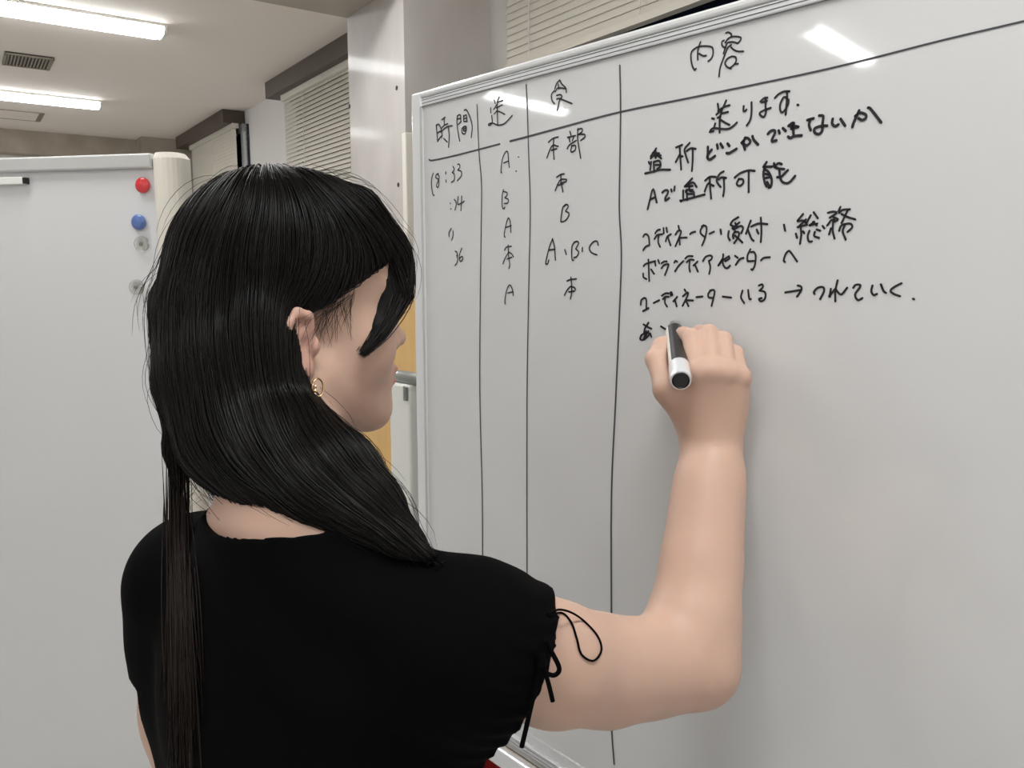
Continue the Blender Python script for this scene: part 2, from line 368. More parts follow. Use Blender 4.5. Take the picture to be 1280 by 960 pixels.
INK = """
530 80 8 1.9
125,612 133,700 140,775;125,612 150,605 170,640 182,700 180,735;135,690 165,672;140,770 165,735 185,715;180,558 215,532;205,540 208,605 240,598;180,640 205,612;170,680 230,630 285,618;245,630 255,720 248,832;200,745 235,780
335,520 333,600 345,690 360,772;335,520 365,510 372,575;340,550 368,545;345,605 375,575;398,515 400,570;398,530 425,510 432,570;400,550 430,540;402,575 435,575;405,462 430,462 465,540 485,630 475,735;400,660 415,640 425,655 405,672 395,650 405,625 425,630 425,665 410,700 385,690 382,650 395,630
705,360 715,395;755,330 735,375;735,385 790,365;700,455 735,400;725,440 785,410;735,390 735,470;705,500 730,470;735,470 740,600;735,470 775,485 812,505;670,440 672,490;680,515 685,590 655,615 650,600 690,592 740,612 800,600 850,555 885,515
670 80 5.333 2.1
160,108 140,130 128,165;160,108 175,135 200,160 205,190;150,135 155,165;130,185 150,160 200,165;125,178 105,205 110,245 125,265;140,210 165,205 175,220 160,240 143,310;140,235 160,232 243,265
85,522 115,497 150,487;120,495 118,560 122,635;75,625 100,560 118,540;118,540 150,550;105,575 140,565;228,450 235,475;212,490 265,478;222,490 228,520;255,480 245,510;210,565 225,540 270,510;240,545 235,585 262,575 265,545 240,545;282,430 280,500 300,628;278,440 305,430 310,450 285,470;285,470 325,470 325,490 300,510
140,755 165,738 190,732;168,735 170,790 182,853;130,845 150,795 170,770 205,770;205,772 200,785 165,795;150,808 180,800
670 240 6.4 2.1
240,100 215,130 200,235;225,115 250,100 260,120 240,150;240,155 265,170 260,200 235,230 205,240
80,575 85,540 110,440 135,375;80,575 95,575 105,545;135,375 150,440 158,545;105,465 155,458;233,462 245,500;310,400 290,440 290,535 303,545;305,405 330,395 343,410 320,455;320,455 343,480 330,515 305,525;373,445 373,475;500,425 490,395 460,400 430,440 435,470 455,490 490,503
250,712 280,700 325,695;282,682 288,760 285,820 277,855;230,825 255,780 280,755;285,755 310,765 318,782;265,800 310,792
530 190 8 1.7
95,212 78,270 78,340 90,420 105,435;145,215 125,230 120,255 150,280 150,335 138,355 128,330 155,260 145,225;220,200 220,220;222,280 223,300;293,145 305,175 285,205;285,205 305,225 305,280 275,305;340,125 355,122 362,150 340,182;340,182 375,195 375,240 335,287
265,510 267,518;270,568 275,572;305,475 320,495 325,530 312,580;345,445 340,520 370,515 405,492;380,440 372,587
780,208 772,190 785,80 815,5 840,0 848,80 855,155;800,110 850,90;945,50 950,52;922,192 928,192
797,378 785,440 785,540 800,570 812,550;797,395 830,405 835,430 812,455;815,460 845,475 840,510 805,515
550 270 8 1.7
115,125 92,170 95,205;132,150 132,200 118,243
155,352 170,360 178,400;170,395 180,430 170,470 153,495;220,322 200,380 197,430 210,455 230,430 225,405 200,420
655,212 645,190 660,100 685,20 705,60 710,165;660,115 715,97
648,340 670,310 718,303;685,290 688,400 700,480 692,525;632,478 650,430 690,360;690,362 720,380 737,408;675,430 720,412
655,880 652,840 670,740 700,690 725,730 735,795;680,770 735,758
850 30 12.8 2.4
335,290 310,350 288,450 290,575;240,740 205,680 182,560 190,450 250,390 320,360 420,355 510,370 535,420 530,500 500,560 455,597;310,475 370,510 425,508;240,740 262,715;740,145 780,135 825,165 825,200;730,300 770,240 840,205 930,205 980,225 965,270 925,310;925,310 850,290 770,300 740,350 700,475;710,265 680,280 675,330 700,370 740,375;825,335 770,380 720,500 650,690 630,840;820,370 860,410 930,440 1020,440;830,520 760,560 725,630 760,690 820,715;830,520 890,530 905,580 880,640 800,710;880,645 935,638
870 100 8.533 3.0
235,255 245,315;325,220 290,300;240,330 300,290 360,270;220,370 270,325;270,360 345,342;285,300 265,380 255,430;235,405 265,385;255,430 255,560;265,425 310,455 360,480;175,410 195,415;208,465 195,510;150,555 165,530 200,515 330,525 390,500 440,455;150,555 190,545;512,280 510,330 530,330 540,318;595,240 595,350 580,430 545,485;690,230 730,195 765,190;705,240 760,225;745,200 745,290 750,340 735,385 715,395 685,370 690,345 740,320 800,298;845,192 880,155 940,125 1000,122;970,125 975,180 960,370;975,195 940,185 905,250 900,310 915,345 945,330 985,260 990,210;1085,265 1095,268
870 100 8.533 3.8
130,715 130,780 125,830;170,745 135,790 125,825 150,850 205,812;228,690 235,730;265,680 290,722;340,680 360,705;330,780 360,780 435,735;500,680 530,615;490,670 540,620 575,640 580,670 545,700 520,690;525,620 510,680 525,740;605,600 620,640 665,690;770,575 800,545 840,540 845,570 820,620 815,655 860,645;885,540 895,570;930,515 960,545;990,490 1030,460 1050,470 1010,500 1060,495 1090,500;1020,520 1095,500;1035,470 1045,590;985,605 1010,620 1050,600 1130,592
940 120 7.111 3.8
495,215 530,205 550,200;520,210 510,260 525,305;600,175 635,180 630,240;630,240 625,310 595,340 560,325 560,290 610,270 670,265;720,205 715,245 740,270 770,255;790,205 830,265;895,275 905,240 955,130;920,180 960,150 1010,165 1015,195 980,215 950,200;1035,105 1060,120 1150,235
795 165 8 3.0
205,165 150,245;170,210 235,215;200,190 200,260;150,265 200,225 255,265;190,240 250,235;130,300 140,320;155,300 145,380;180,300 185,400;180,300 235,290 250,340 215,370;200,330 240,330;95,415 180,395 250,378 345,378;405,155 465,130;440,140 445,230 455,375;400,300 440,225;445,240 470,245;540,110 490,170 500,230 525,305;510,190 550,165 600,170;570,170 570,280 562,390
120,770 140,690 175,570 210,705;140,680 190,655;265,605 290,585 320,585 320,615 295,660 300,685 335,660;355,575 360,595;390,545 385,585;565,465 490,545;490,545 570,505 610,550;530,510 540,590;500,545 570,540;475,585 475,660;500,600 510,580 570,580;510,590 515,680;545,590 580,600 585,640;520,620 570,620;450,690 480,680 560,660 690,625;445,685 455,695;695,485 740,450 800,450;740,455 745,560 755,665;690,595 715,530 740,505;740,520 780,540;880,395 840,420 810,480 825,520 850,550;830,475 860,455 905,460;880,460 885,560 875,640;990,455 1050,410 1130,385 1190,390;1030,470 1010,520 1040,540 1075,510 1070,475 1030,470;1130,395 1130,600
880 190 9.846 3.4
775,125 735,185;735,185 840,180;750,190 735,270 750,370 775,425;755,215 800,250 835,330 830,420 800,440;760,270 800,280;765,320 820,310;780,370 815,430;865,140 870,180 900,195;870,175 920,140 960,150;880,190 920,205 990,212;930,215 935,300 905,310;1035,225 960,300;935,300 960,360 1010,385 1060,370 1125,295
795 265 10.667 2.6
100,330 120,300 150,300 175,340 185,440;185,440 130,465 100,510;260,285 290,245 325,235;250,360 285,310 355,295;305,310 300,400 325,465;370,215 375,285;410,210 420,270;470,295 420,330 400,390;430,340 465,445;570,185 580,230;530,300 560,255 600,250 595,300 530,455;580,340 590,435;600,345 680,340;725,295 750,275 795,262;905,175 865,240 870,290 915,330;880,190 930,185 945,230 930,330 885,445;985,290 1045,262;1130,235 1140,295
105,720 140,690 260,655;170,635 180,920;100,820 105,870 145,895;205,765 245,825;255,655 265,715;300,640 315,685;345,685 380,660 415,660;345,750 375,710 430,695 435,720 390,840;515,675 530,650 555,665;635,655 570,720 525,790;660,620 700,590 760,590;680,670 720,635 775,640;720,640 715,740 725,795;825,660 770,715;790,700 830,795;895,655 930,600 990,580 1020,600 1000,640 975,650;975,650 995,740 980,825
895 255 6.737 2.9
40,215 45,245;190,112 145,140 125,170;125,175 150,190;165,160 180,190;140,205 200,155;150,215 210,185 230,205 215,245;110,230 105,275 120,305;165,230 145,260 150,290;165,235 195,240 190,280 155,330;160,265 190,290 225,325;295,140 255,250;270,215 300,290 320,310;300,190 360,165 435,170;380,115 385,230 380,320;345,215 360,250;575,175 585,225;735,85 690,140;690,145 740,140 760,160;760,130 700,190;690,195 770,175;715,190 720,260 710,335;675,250 685,285;735,230 745,245;800,95 765,160;825,70 860,120;790,180 830,150;790,180 855,165;820,150 850,180;790,225 775,270 785,315 810,315;835,235 830,270 870,285;850,215 880,225;900,185 915,205;945,75 985,65 1020,75 960,115;990,110 1030,130 1000,150;940,180 970,140 1000,130;990,140 985,220 1000,290;970,205 955,255;1050,25 1035,60;1040,75 1070,50 1130,45;1110,55 1060,160;1060,85 1110,110 1175,130;1040,225 1060,180 1130,165 1150,195 1110,235;1090,170 1070,230 1095,300
880 300 9.846 2.7
180,315 225,240;180,315 230,255 310,200;310,200 315,230 265,260;240,175 235,280 260,335 290,345 325,315;385,195 420,220;490,220 440,240 395,305;575,115 540,190 540,260;580,150 620,150 640,200 630,310 600,365 585,360;545,262 620,258;705,250 740,220 815,212;1000,270 985,250 1010,170 1045,135 1070,150 1150,265
790 345 7.111 2.7
80,255 85,215 115,195 130,215 130,285;100,312 150,285;195,240 245,215;268,175 300,155 330,155;278,205 300,185 330,185;300,190 295,235 315,272;345,145 348,175;355,145 362,170;405,185 370,225;385,215 400,270;470,120 480,135;455,180 500,145 490,190 452,265;480,215 505,268;495,215 545,218;575,188 630,182;700,130 680,160 685,190 720,195;695,130 730,125 735,160 710,265;810,183 885,192;985,130 972,190 1000,240;1035,125 1045,200 1060,205;1130,85 1160,75 1165,100 1135,130;1140,130 1185,145 1185,200 1150,225 1130,205 1155,195
105,430 145,455 175,468;150,415 120,460 110,500;75,555 95,520 140,505 165,515;165,515 110,565 75,560 85,525;130,490 105,560;150,490 120,540;165,510 175,540;260,448 320,485
970 340 7.111 2.9
85,182 220,160;195,120 225,130 228,160 190,218;345,195 340,175 375,140 420,135 430,170 395,240;490,150 480,220;475,215 530,150;550,75 530,170 530,260;530,150 580,200 635,140;690,140 710,115 750,115 745,140 705,200 730,250 770,232;860,120 850,170 870,205 900,195;935,110 960,170 980,185;1118,100 1060,130 1020,165 1050,195 1105,215;1220,238 1230,242
"""
fx = fy = 0; fs = fw_ = 1
for ln in INK.strip().splitlines():
    if ',' not in ln:
        fx, fy, fs, fw_ = map(float, ln.split()); continue
    mb = MB()
    for st in ln.split(';'):
        ink(mb, [(fx + float(a.split(',')[0]) / fs, fy + float(a.split(',')[1]) / fs) for a in st.split()], fw_)
    mb.build('handwriting', M['ink'], bd)
for pts, w, m in [
    ([(536.5, 199.5), (541, 200.5), (563, 196), (592, 188.7), (625, 180)], 2.2, 'ink_line'),
    ([(638, 176.5), (662, 170.3), (700, 160), (776, 140), (870, 121), (1000, 94), (1080, 75.5), (1180, 50), (1280, 26.5), (1400, -3)], 2.7, 'ink_line'),
    ([(596.5, 131), (599, 190), (602, 227), (602, 270), (600.6, 370), (600, 490), (603, 620), (603.5, 720), (604, 860)], 2.0, 'ink_line'),
    ([(658, 106), (659.5, 140), (661, 190), (663, 250), (662.5, 300), (661, 370), (659, 500), (659, 735), (660, 880)], 2.0, 'ink_line'),
    ([(775, 82), (776, 140), (774.5, 240), (774.7, 271), (777, 318), (774.7, 388), (769.8, 500), (764.5, 620), (764.5, 783), (764.5, 900), (768, 955)], 2.5, 'ink_line')]:
    mb = MB(); ink(mb, pts, w, off=.0004); mb.build('ruled_line', M[m], bd)

# ------------------------------------------------------------------ the second whiteboard on the left
LD = np.array([-.979, .204, 0]); LD = norm(LD); LNm = np.array([LD[1] * -1, LD[0], 0]); LNm = LNm if LNm[1] < 0 else -LNm
LTOP = 1.78
dd = ray(224, 190); LP0 = CAM + dd * ((LTOP - CAM[2]) / dd[2])
def lhit(x, y, off=0.0): return plane_hit(x, y, LP0 + LNm * off, LNm)
def ls(q): return (q - LP0) @ LD
s_p = ls(lhit(190, 230)); LO = LP0 * [1, 1, 0]
lb = thing('whiteboard', LO + LD * .9, 'blank whiteboard with round magnets, left behind the woman', 'whiteboard')
def lbox(mb, s0, s1, d0, d1, z0, z1): return mb.obox(LO, LD, LNm, ZV, (s0, d0, z0), (s1, d1, z1))
zbar = lhit(190, 210)[2]
lbox(MB(), s_p - .01, 1.8, -.03, -.012, .20, LTOP - .01).build('panel', M['board_left'], lb)
lbox(MB(), s_p, 1.8, -.034, .002, zbar, LTOP).build('top_rail', M['frame_grey'], lb, bevel=.004)
lbox(MB(), s_p, 1.8, -.034, .002, .18, .22).build('bottom_rail', M['frame_grey'], lb, bevel=.004)
mb = MB(); K = 10
for z0, z1 in ((.16, LTOP - .012),):
    ring = []
    for i in range(K + 1):
        a = math.pi * i / K; ring.append((s_p / 2 + s_p / 2 * math.cos(a), -.014 + .026 * math.sin(a)))
    ring += [(0, -.04), (s_p, -.04)]
    n = len(ring); vs = [LO + LD * a + LNm * d + ZV * z for z in (z0, z1) for a, d in ring]
    vs += [LO + LD * (a * .8 + s_p * .1) + LNm * (d * .8) + ZV * (z1 + .012) for a, d in ring]
    fs_ = [(i, (i + 1) % n, n + (i + 1) % n, n + i) for i in range(n)] + [(n + i, n + (i + 1) % n, 2 * n + (i + 1) % n, 2 * n + i) for i in range(n)] + [tuple(range(2 * n, 3 * n))]
    mb.add(vs, fs_)
mb.build('side_post', M['cream'], lb, smooth=False)
for s in (s_p / 2, 1.8):
    lbox(MB(), s - .02, s + .02, -.04, -.004, .1, .18).build('leg', M['frame_grey'], lb)
    ft = lbox(MB(), s - .025, s + .025, -.3, .25, .05, .1).build('stand_foot', M['frame_grey'], lb, bevel=.006)
    for d in (-.27, .22): MB().lathe(LO + LD * (s - .012) + LNm * d + ZV * .026, LD, [(0, .022), (.003, .026), (.021, .026), (.024, .022)], 20).build('castor', M['black'], ft)
# magnets
def magnet(px, py, m, label, clear=False):
    q = lhit(px, py, -.012); t = thing('round_magnet', q, label, 'magnet', 'round magnets on the left whiteboard')
    r = .0175
    if not clear:
        MB().lathe(q, LNm, [(0, r * .8), (.003, r * .95), (.006, r), (.009, r * .97), (.0115, r * .85), (.0128, r * .6), (.0135, 0)], 40).build('cap', M[m], t, smooth=True)
        MB().lathe(q, LNm, [(0, r * .7), (.002, r * .7)], 24).build('base', M['magnet_core'], t)
    else:
        MB().lathe(q + LNm * .0005, LNm, [(0, r * .9), (.003, r), (.007, r), (.010, r * .9), (.0105, r * .55), (.007, r * .4), (.007, 0)], 40).build('cap', M['clear'], t, smooth=True)
        MB().lathe(q + LNm * .0005, LNm, [(.0075, .0045), (.0095, .0045), (.010, .003)], 20).build('core', M['magnet_core'], t)
magnet(180.5, 232, 'red', 'red round magnet, topmost on the left whiteboard')
magnet(175.5, 278, 'blue', 'blue round magnet under the red one')
magnet(179, 305, 'clear', 'clear round magnet right below the blue one', True)
magnet(172.5, 359, 'clear', 'clear round magnet, lowest of the four on the left board', True)
q0 = lhit(0, 226, -.012); q1 = lhit(34, 226.5, -.012)
t = thing('magnetic_bar', q1, 'white magnetic bar with a black end cap on the blank whiteboard', 'magnetic bar')
s0, s1, zc = ls(q1), ls(q0) + .12, q1[2]
lbox(MB(), s0, s1, -.012, .003, zc - .0085, zc + .0085).build('bar', M['white_plastic'], t, bevel=.002)
lbox(MB(), s0 - .006, s0, -.012, .002, zc - .007, zc + .007).build('end_cap', M['black'], t)

# ------------------------------------------------------------------ wooden partition beside the pillar, crate behind the board
YP = 1.98
def yhit(px, py): return plane_hit(px, py, np.array([0, YP, 0.]), np.array([0, 1., 0]))
xl = yhit(452, 560)[0]; zt = yhit(500, 326)[2]
t = thing('partition', ((xl + .05), YP, 0), 'orange wood-grain partition panel with white top edge, seen between her face and the written board', 'partition')
X, Y = RT, np.array([0, 1.0, 0])
MB().obox([0, YP, 0], X, Y, ZV, (xl, 0, .05), (xl + .20, .03, zt - .012)).build('panel', M['wood'], t)
MB().obox([0, YP, 0], X, Y, ZV, (xl - .004, -.004, zt - .012), (xl + .204, .034, zt)).build('top_edge', M['frame_white'], t, bevel=.002)
MB().obox([0, YP, 0], X, Y, ZV, (xl - .004, -.03, 0), (xl + .204, .06, .05)).build('base', M['frame_grey'], t)
cx, cy = CAM[:2] + ray(612, 962)[:2] * ((.32 - 1.52) / ray(612, 962)[2])
t = thing('storage_crate', (cx, cy, 0), 'red plastic crate on the floor, peeking out below the pen tray', 'crate')
mb = MB(); w, h = .11, .32
for a in (((-w, -w, 0), (w, -w + .012, h)), ((-w, w - .012, 0), (w, w, h)), ((-w, -w, 0), (-w + .012, w, h)), ((w - .012, -w, 0), (w, w, h)), ((-w, -w, 0), (w, w, .012))):
    mb.obox([cx, cy, 0], DV, BN, ZV, *a)
mb.build('crate_body', M['red_chair'], t)
mb = MB()
for a in (((-w - .01, -w - .01, h - .03), (w + .01, -w, h)), ((-w - .01, w, h - .03), (w + .01, w + .01, h)), ((-w - .01, -w, h - .03), (-w, w, h)), ((w, -w, h - .03), (w + .01, w, h))):
    mb.obox([cx, cy, 0], DV, BN, ZV, *a)
mb.build('rim', M['red_chair'], t)

# ------------------------------------------------------------------ the woman: implicit surfaces turned into one continuous mesh
BIG = 1e3
class SDF:
    """groups of primitives, smooth-joined inside a group and then to each other"""
    def __init__(s): s.p = []
    def cone(s, a, b, r1, r2, k=.01):
        a = np.asarray(a, float); b = np.asarray(b, float)
        s.p.append(('c', a, b, r1, r2, k, (a + b) / 2, np.linalg.norm(b - a) / 2 + max(r1, r2) + k)); return s
    def chain(s, pts, rad, k=.01):
        for i in range(len(pts) - 1): s.cone(pts[i], pts[i + 1], rad[i], rad[i + 1], k)
        return s
    def ell(s, c, r, B=np.eye(3), k=.01):
        c = np.asarray(c, float); r = np.asarray(r, float)
        s.p.append(('e', c, r, np.asarray(B, float), 0, k, c, r.max() + k)); return s
    def sub(s, c, r, B=np.eye(3), k=.004):
        c = np.asarray(c, float); r = np.asarray(r, float)
        s.p.append(('s', c, r, np.asarray(B, float), 0, k, c, r.max() + k)); return s
    def bounds(s):
        lo = np.min([q[6] - q[7] for q in s.p], 0); hi = np.max([q[6] + q[7] for q in s.p], 0); return lo, hi
    def near(s, c, rad):
        o = SDF(); o.p = [q for q in s.p if np.linalg.norm(q[6] - c) < q[7] + rad + .02]; return o
    def __call__(s, X):
        d = np.full(len(X), BIG)
        for q in s.p:
            if q[0] == 'c':
                ba = q[2] - q[1]; L = ba @ ba + 1e-12; pa = X - q[1]
                h = np.clip((pa @ ba) / L, 0, 1); v = pa - h[:, None] * ba
                e = np.sqrt(np.einsum('ij,ij->i', v, v)) - (q[3] + (q[4] - q[3]) * h)
            else:
                y = (X - q[1]) @ q[3].T; y1 = y / q[2]; y2 = y1 / q[2]
                k0 = np.sqrt(np.einsum('ij,ij->i', y1, y1)); k1 = np.sqrt(np.einsum('ij,ij->i', y2, y2)) + 1e-9
                e = k0 * (k0 - 1) / k1
            k = q[5]
            if q[0] == 's':
                h = np.maximum(k - np.abs(d + e), 0) / k; d = np.maximum(d, -e) + h * h * k / 4
            else:
                h = np.maximum(k - np.abs(d - e), 0) / k; d = np.minimum(d, e) - h * h * k / 4
        return d
def polygonise(near, lo, hi, h, post=None, N=16):
    """surface nets over sparse blocks; near(c, r) gives the field near a point"""
    lo = np.asarray(lo) - 2 * h; nb = np.ceil((np.asarray(hi) + 2 * h - lo) / (h * N)).astype(int)
    g = np.arange(N + 1); G = np.stack(np.meshgrid(g, g, g, indexing='ij'), -1).reshape(-1, 3)
    rad = h * N * math.sqrt(3) / 2
    keys = []; pos = []; ek = []; es = []
    S = 1 << 20
    K = lambda c: (c[..., 0].astype(np.int64) * S + c[..., 1]) * S + c[..., 2]
    edges = [((0, 0, 0), (1, 0, 0)), ((0, 1, 0), (1, 1, 0)), ((0, 0, 1), (1, 0, 1)), ((0, 1, 1), (1, 1, 1)),
             ((0, 0, 0), (0, 1, 0)), ((1, 0, 0), (1, 1, 0)), ((0, 0, 1), (0, 1, 1)), ((1, 0, 1), (1, 1, 1)),
             ((0, 0, 0), (0, 0, 1)), ((1, 0, 0), (1, 0, 1)), ((0, 1, 0), (0, 1, 1)), ((1, 1, 0), (1, 1, 1))]
    for bi in range(nb[0]):
        for bj in range(nb[1]):
            for bk in range(nb[2]):
                base = np.array([bi, bj, bk]) * N; c = lo + (base + N / 2) * h
                f = near(c, rad)
                if f is None: continue
                dc = f(c[None])[0]
                if abs(dc) > rad * 1.6 + .01: continue
                D = f(lo + (G + base) * h).reshape(N + 1, N + 1, N + 1)
                if D.min() > 0 or D.max() < 0: continue
                sg = D < 0
                s8 = sum(sg[a:N + a, b:N + b, c_:N + c_].astype(np.int8) for a in (0, 1) for b in (0, 1) for c_ in (0, 1))
                act = np.argwhere((s8 > 0) & (s8 < 8))
                if not len(act): continue
                acc = np.zeros((len(act), 3)); cnt = np.zeros(len(act))
                for a, b in edges:
                    ia = act + a; ib = act + b
                    da = D[ia[:, 0], ia[:, 1], ia[:, 2]]; db = D[ib[:, 0], ib[:, 1], ib[:, 2]]
                    m = (da < 0) != (db < 0); t = np.where(m, da / np.where(m, da - db, 1), 0)
                    acc += np.where(m[:, None], ia + t[:, None] * (ib - ia), 0); cnt += m
                keys.append(K(act + base)); pos.append(lo + (acc / cnt[:, None] + base) * h)
                for ax in range(3):
                    sl0 = [slice(0, N)] * 3; sl1 = [slice(0, N)] * 3; sl1[ax] = slice(1, N + 1)
                    a = sg[tuple(sl0)]; b = sg[tuple(sl1)]
                    e = np.argwhere(a != b)
                    if len(e): ek.append(np.concatenate([e + base, np.full((len(e), 1), ax)], 1)); es.append(a[e[:, 0], e[:, 1], e[:, 2]])
    keys = np.concatenate(keys); pos = np.concatenate(pos); o = np.argsort(keys); keys = keys[o]; pos = pos[o]
    ek = np.concatenate(ek); es = np.concatenate(es); F = []
    for ax in range(3):
        m = ek[:, 3] == ax; e = ek[m, :3]; s_ = es[m]; u = np.eye(3, dtype=int)[(ax + 1) % 3]; w = np.eye(3, dtype=int)[(ax + 2) % 3]
        q = np.stack([K(e - u - w), K(e - w), K(e), K(e - u)], 1); idx = np.searchsorted(keys, q); idx = np.minimum(idx, len(keys) - 1)
        ok = (keys[idx] == q).all(1); f = idx[ok]; s_ = s_[ok]
        F.append(np.where(s_[:, None], f, f[:, ::-1]))
    F = np.concatenate(F)
    # one smoothing pass
    for lam in (.5, -.35):
        acc = np.zeros_like(pos); cnt = np.zeros(len(pos))
        for i, j in ((0, 1), (1, 2), (2, 3), (3, 0)):
            np.add.at(acc, F[:, i], pos[F[:, j]]); np.add.at(cnt, F[:, i], 1); np.add.at(acc, F[:, j], pos[F[:, i]]); np.add.at(cnt, F[:, j], 1)
        pos = pos + lam * (acc / np.maximum(cnt, 1)[:, None] - pos)
    return pos, F
def sdf_mesh(name, sdf, h, m, parent, fn=None):
    lo, hi = sdf.bounds()
    def near(c, r):
        s = sdf.near(c, r)
        if not any(q[0] != 's' for q in s.p): return None
        return (lambda X: fn(X, s(X))) if fn else s
    v, f = polygonise(near, lo, hi, h)
    return link_mesh(name, v, f, m, parent, smooth=True)
def march(f, x, y, z0=.3, z1=1.1):
    d = ray(x, y); z = z0
    for _ in range(90):
        e = f((CAM + d * z)[None])[0]
        if e < .0004: break
        z += max(e * .8, .0004)
        if z > z1: return None
    return CAM + d * z

# ---- frames
HC = P(354, 410, .685)                                   # middle between the ears
YAW = math.radians(34)
HF = np.array([math.cos(YAW), math.sin(YAW), 0]); HR = np.array([math.sin(YAW), -math.cos(YAW), 0]); HU = ZV
HB = np.stack([HF, HR, HU])
def hd(F, Rr, U): return HC + HF * F + HR * Rr + HU * U
RS = P(594, 797, .555); LS = P(240, 745, .70)           # shoulder joints
TR = norm((RS - LS) * [1, 1, 0]); TF = np.array([-TR[1], TR[0], 0]); TB = np.stack([TF, TR, ZV])
MS = (RS + LS) / 2; MS = MS * [1, 1, 0] + ZV * 1.262
def td(F, Rr, U): return MS + TF * F + TR * Rr + ZV * U

person = thing('person', (MS[0], MS[1], 0), 'woman with long black hair in a black top, seen from behind, writing on the whiteboard', 'person')

# ---- skin
def skin_mat():
    m = mat('skin', (0.56, 0.37, 0.285), 0.48, spec=0.4, sss=0.25, noise=(14, (0.60, 0.40, 0.31), .3, .7), bump=(500, .04, .0005))
    nt = m.node_tree; b = nt.nodes['Principled BSDF']
    src = b.inputs['Base Color'].links[0].from_socket
    at = nt.nodes.new('ShaderNodeAttribute'); at.attribute_name = 'tint'
    mx = nt.nodes.new('ShaderNodeMix'); mx.data_type = 'RGBA'
    nt.links.new(at.outputs['Fac'], mx.inputs[0]); nt.links.new(src, mx.inputs[6]); mx.inputs[7].default_value = (0.50, 0.17, 0.15, 1)
    nt.links.new(mx.outputs[2], b.inputs['Base Color']); return m
M['skin'] = skin_mat()
def torso(s, g=0.0, k=.03):
    s.cone(td(-.005, -.125, -.0), td(-.005, .125, .0), .042 + g, .042 + g, k)
    s.cone(td(-.012, -.05, .035), td(-.015, -.125, .0), .036 + g, .040 + g, k)
    s.cone(td(-.012, .05, .035), td(-.015, .125, .0), .036 + g, .040 + g, k)
    s.ell(td(.0, 0, -.13), (.093 + g, .118 + g, .19), TB, k)
    s.ell(td(-.012, 0, -.06), (.085 + g, .118 + g, .10), TB, k)
    s.ell(td(.058, -.055, -.15), (.045 + g, .05 + g, .05 + g), TB, k)
    s.ell(td(.058, .055, -.15), (.045 + g, .05 + g, .05 + g), TB, k)
    s.ell(td(.0, 0, -.30), (.085 + g, .118 + g, .12), TB, k)
    s.ell(td(-.01, 0, -.44), (.10 + g, .155 + g, .12), TB, k)
    return s
body = torso(SDF())
# neck and head
NB = td(-.012, .0, .055)
body.cone(NB, hd(-.022, 0, -.035), .052, .05, .03)
body.cone(td(-.02, -.02, .06), td(-.02, -.115, .005), .036, .034, .03)
body.cone(td(-.02, .02, .06), td(-.02, .115, .005), .036, .034, .03)
H = lambda c, r, k=.012: body.ell(hd(*c), r, HB, k)
H((-.000, 0, .045), (.086, .072, .081))
H((.034, 0, -.006), (.060, .060, .088), .02)
H((.058, 0, .052), (.038, .056, .042), .02)
for s in (-1, 1):
    body.cone(hd(.006, s * .052, -.036), hd(.072, s * .012, -.077), .017, .0145, .025)
    H((.056, s * .034, -.016), (.028, .027, .030), .02)
H((.079, 0, -.046), (.0165, .026, .026), .016)
H((.080, 0, -.078), (.0135, .018, .0145), .016)
H((.0965, 0, -.0405), (.0065, .019, .0048), .006)
H((.0950, 0, -.0515), (.0065, .0165, .0055), .004)
body.cone(hd(.086, 0, .020), hd(.1065, 0, -.013), .0065, .0088, .012)
for s in (-1, 1):
    H((.0955, s * .0115, -.0175), (.0085, .0068, .0065), .006)
    H((.083, s * .033, .032), (.012, .022, .006), .012)
    body.sub(hd(.0995, s * .006, -.0245), (.004, .0032, .004), HB, .003)
# ears
for s in (-1, 1):
    eo = np.array([-.010, s * .0725, -.007])
    ex = norm(HF * .90 + HR * s * -.16); ez = norm(HU + HF * -.12); ez = norm(ez - ex * (ez @ ex)); ey = np.cross(ez, ex)
    EB = np.stack([ex, ey, ez]); es = .80; E = lambda a, b, c: hd(*eo) + ex * a * es + ey * b + ez * c * es
    side = s * np.sign(ey @ HR)
    body.ell(E(0, 0, 0), (.0124, .0062, .0224), EB, .008)
    body.chain([E(.010, side * .004, .012), E(.006, side * .005, .026), E(-.006, side * .005, .030), E(-.0165, side * .005, .019), E(-.0175, side * .0045, .004), E(-.012, side * .004, -.013), E(-.005, side * .003, -.024)], [.003, .0036, .0038, .0036, .0034, .003, .003], .003)
    body.ell(E(.001, side * .002, -.026), (.007, .005, .008), EB, .005)
    body.sub(E(.003, side * .0085, -.003), (.006, .0062, .008), EB, .004)
    body.ell(E(.0115, side * .005, -.004), (.004, .004, .007), EB, .004)
    if s == 1: EAR_LOBE = E(.006, side * .014, -.034)
# right arm
ELB = P(864, 824, .715); WR = P(888, 556, .780)
arm = [RS, P(692, 829, .612), P(756, 838, .655), P(815, 834, .69), ELB]
body.chain(arm, [.041, .0395, .0370, .0335, .0305], .034)
body.cone(P(868, 832, .71), P(884, 842, .706), .026, .018, .03)
body.chain([ELB, P(870, 760, .728), P(878, 690, .746), P(884, 630, .762), P(888, 590, .772), WR], [.0300, .0312, .0288, .0250, .0215, .0192], .035)
body.cone(P(899, 552, .775), P(897, 600, .768), .0125, .014, .02)
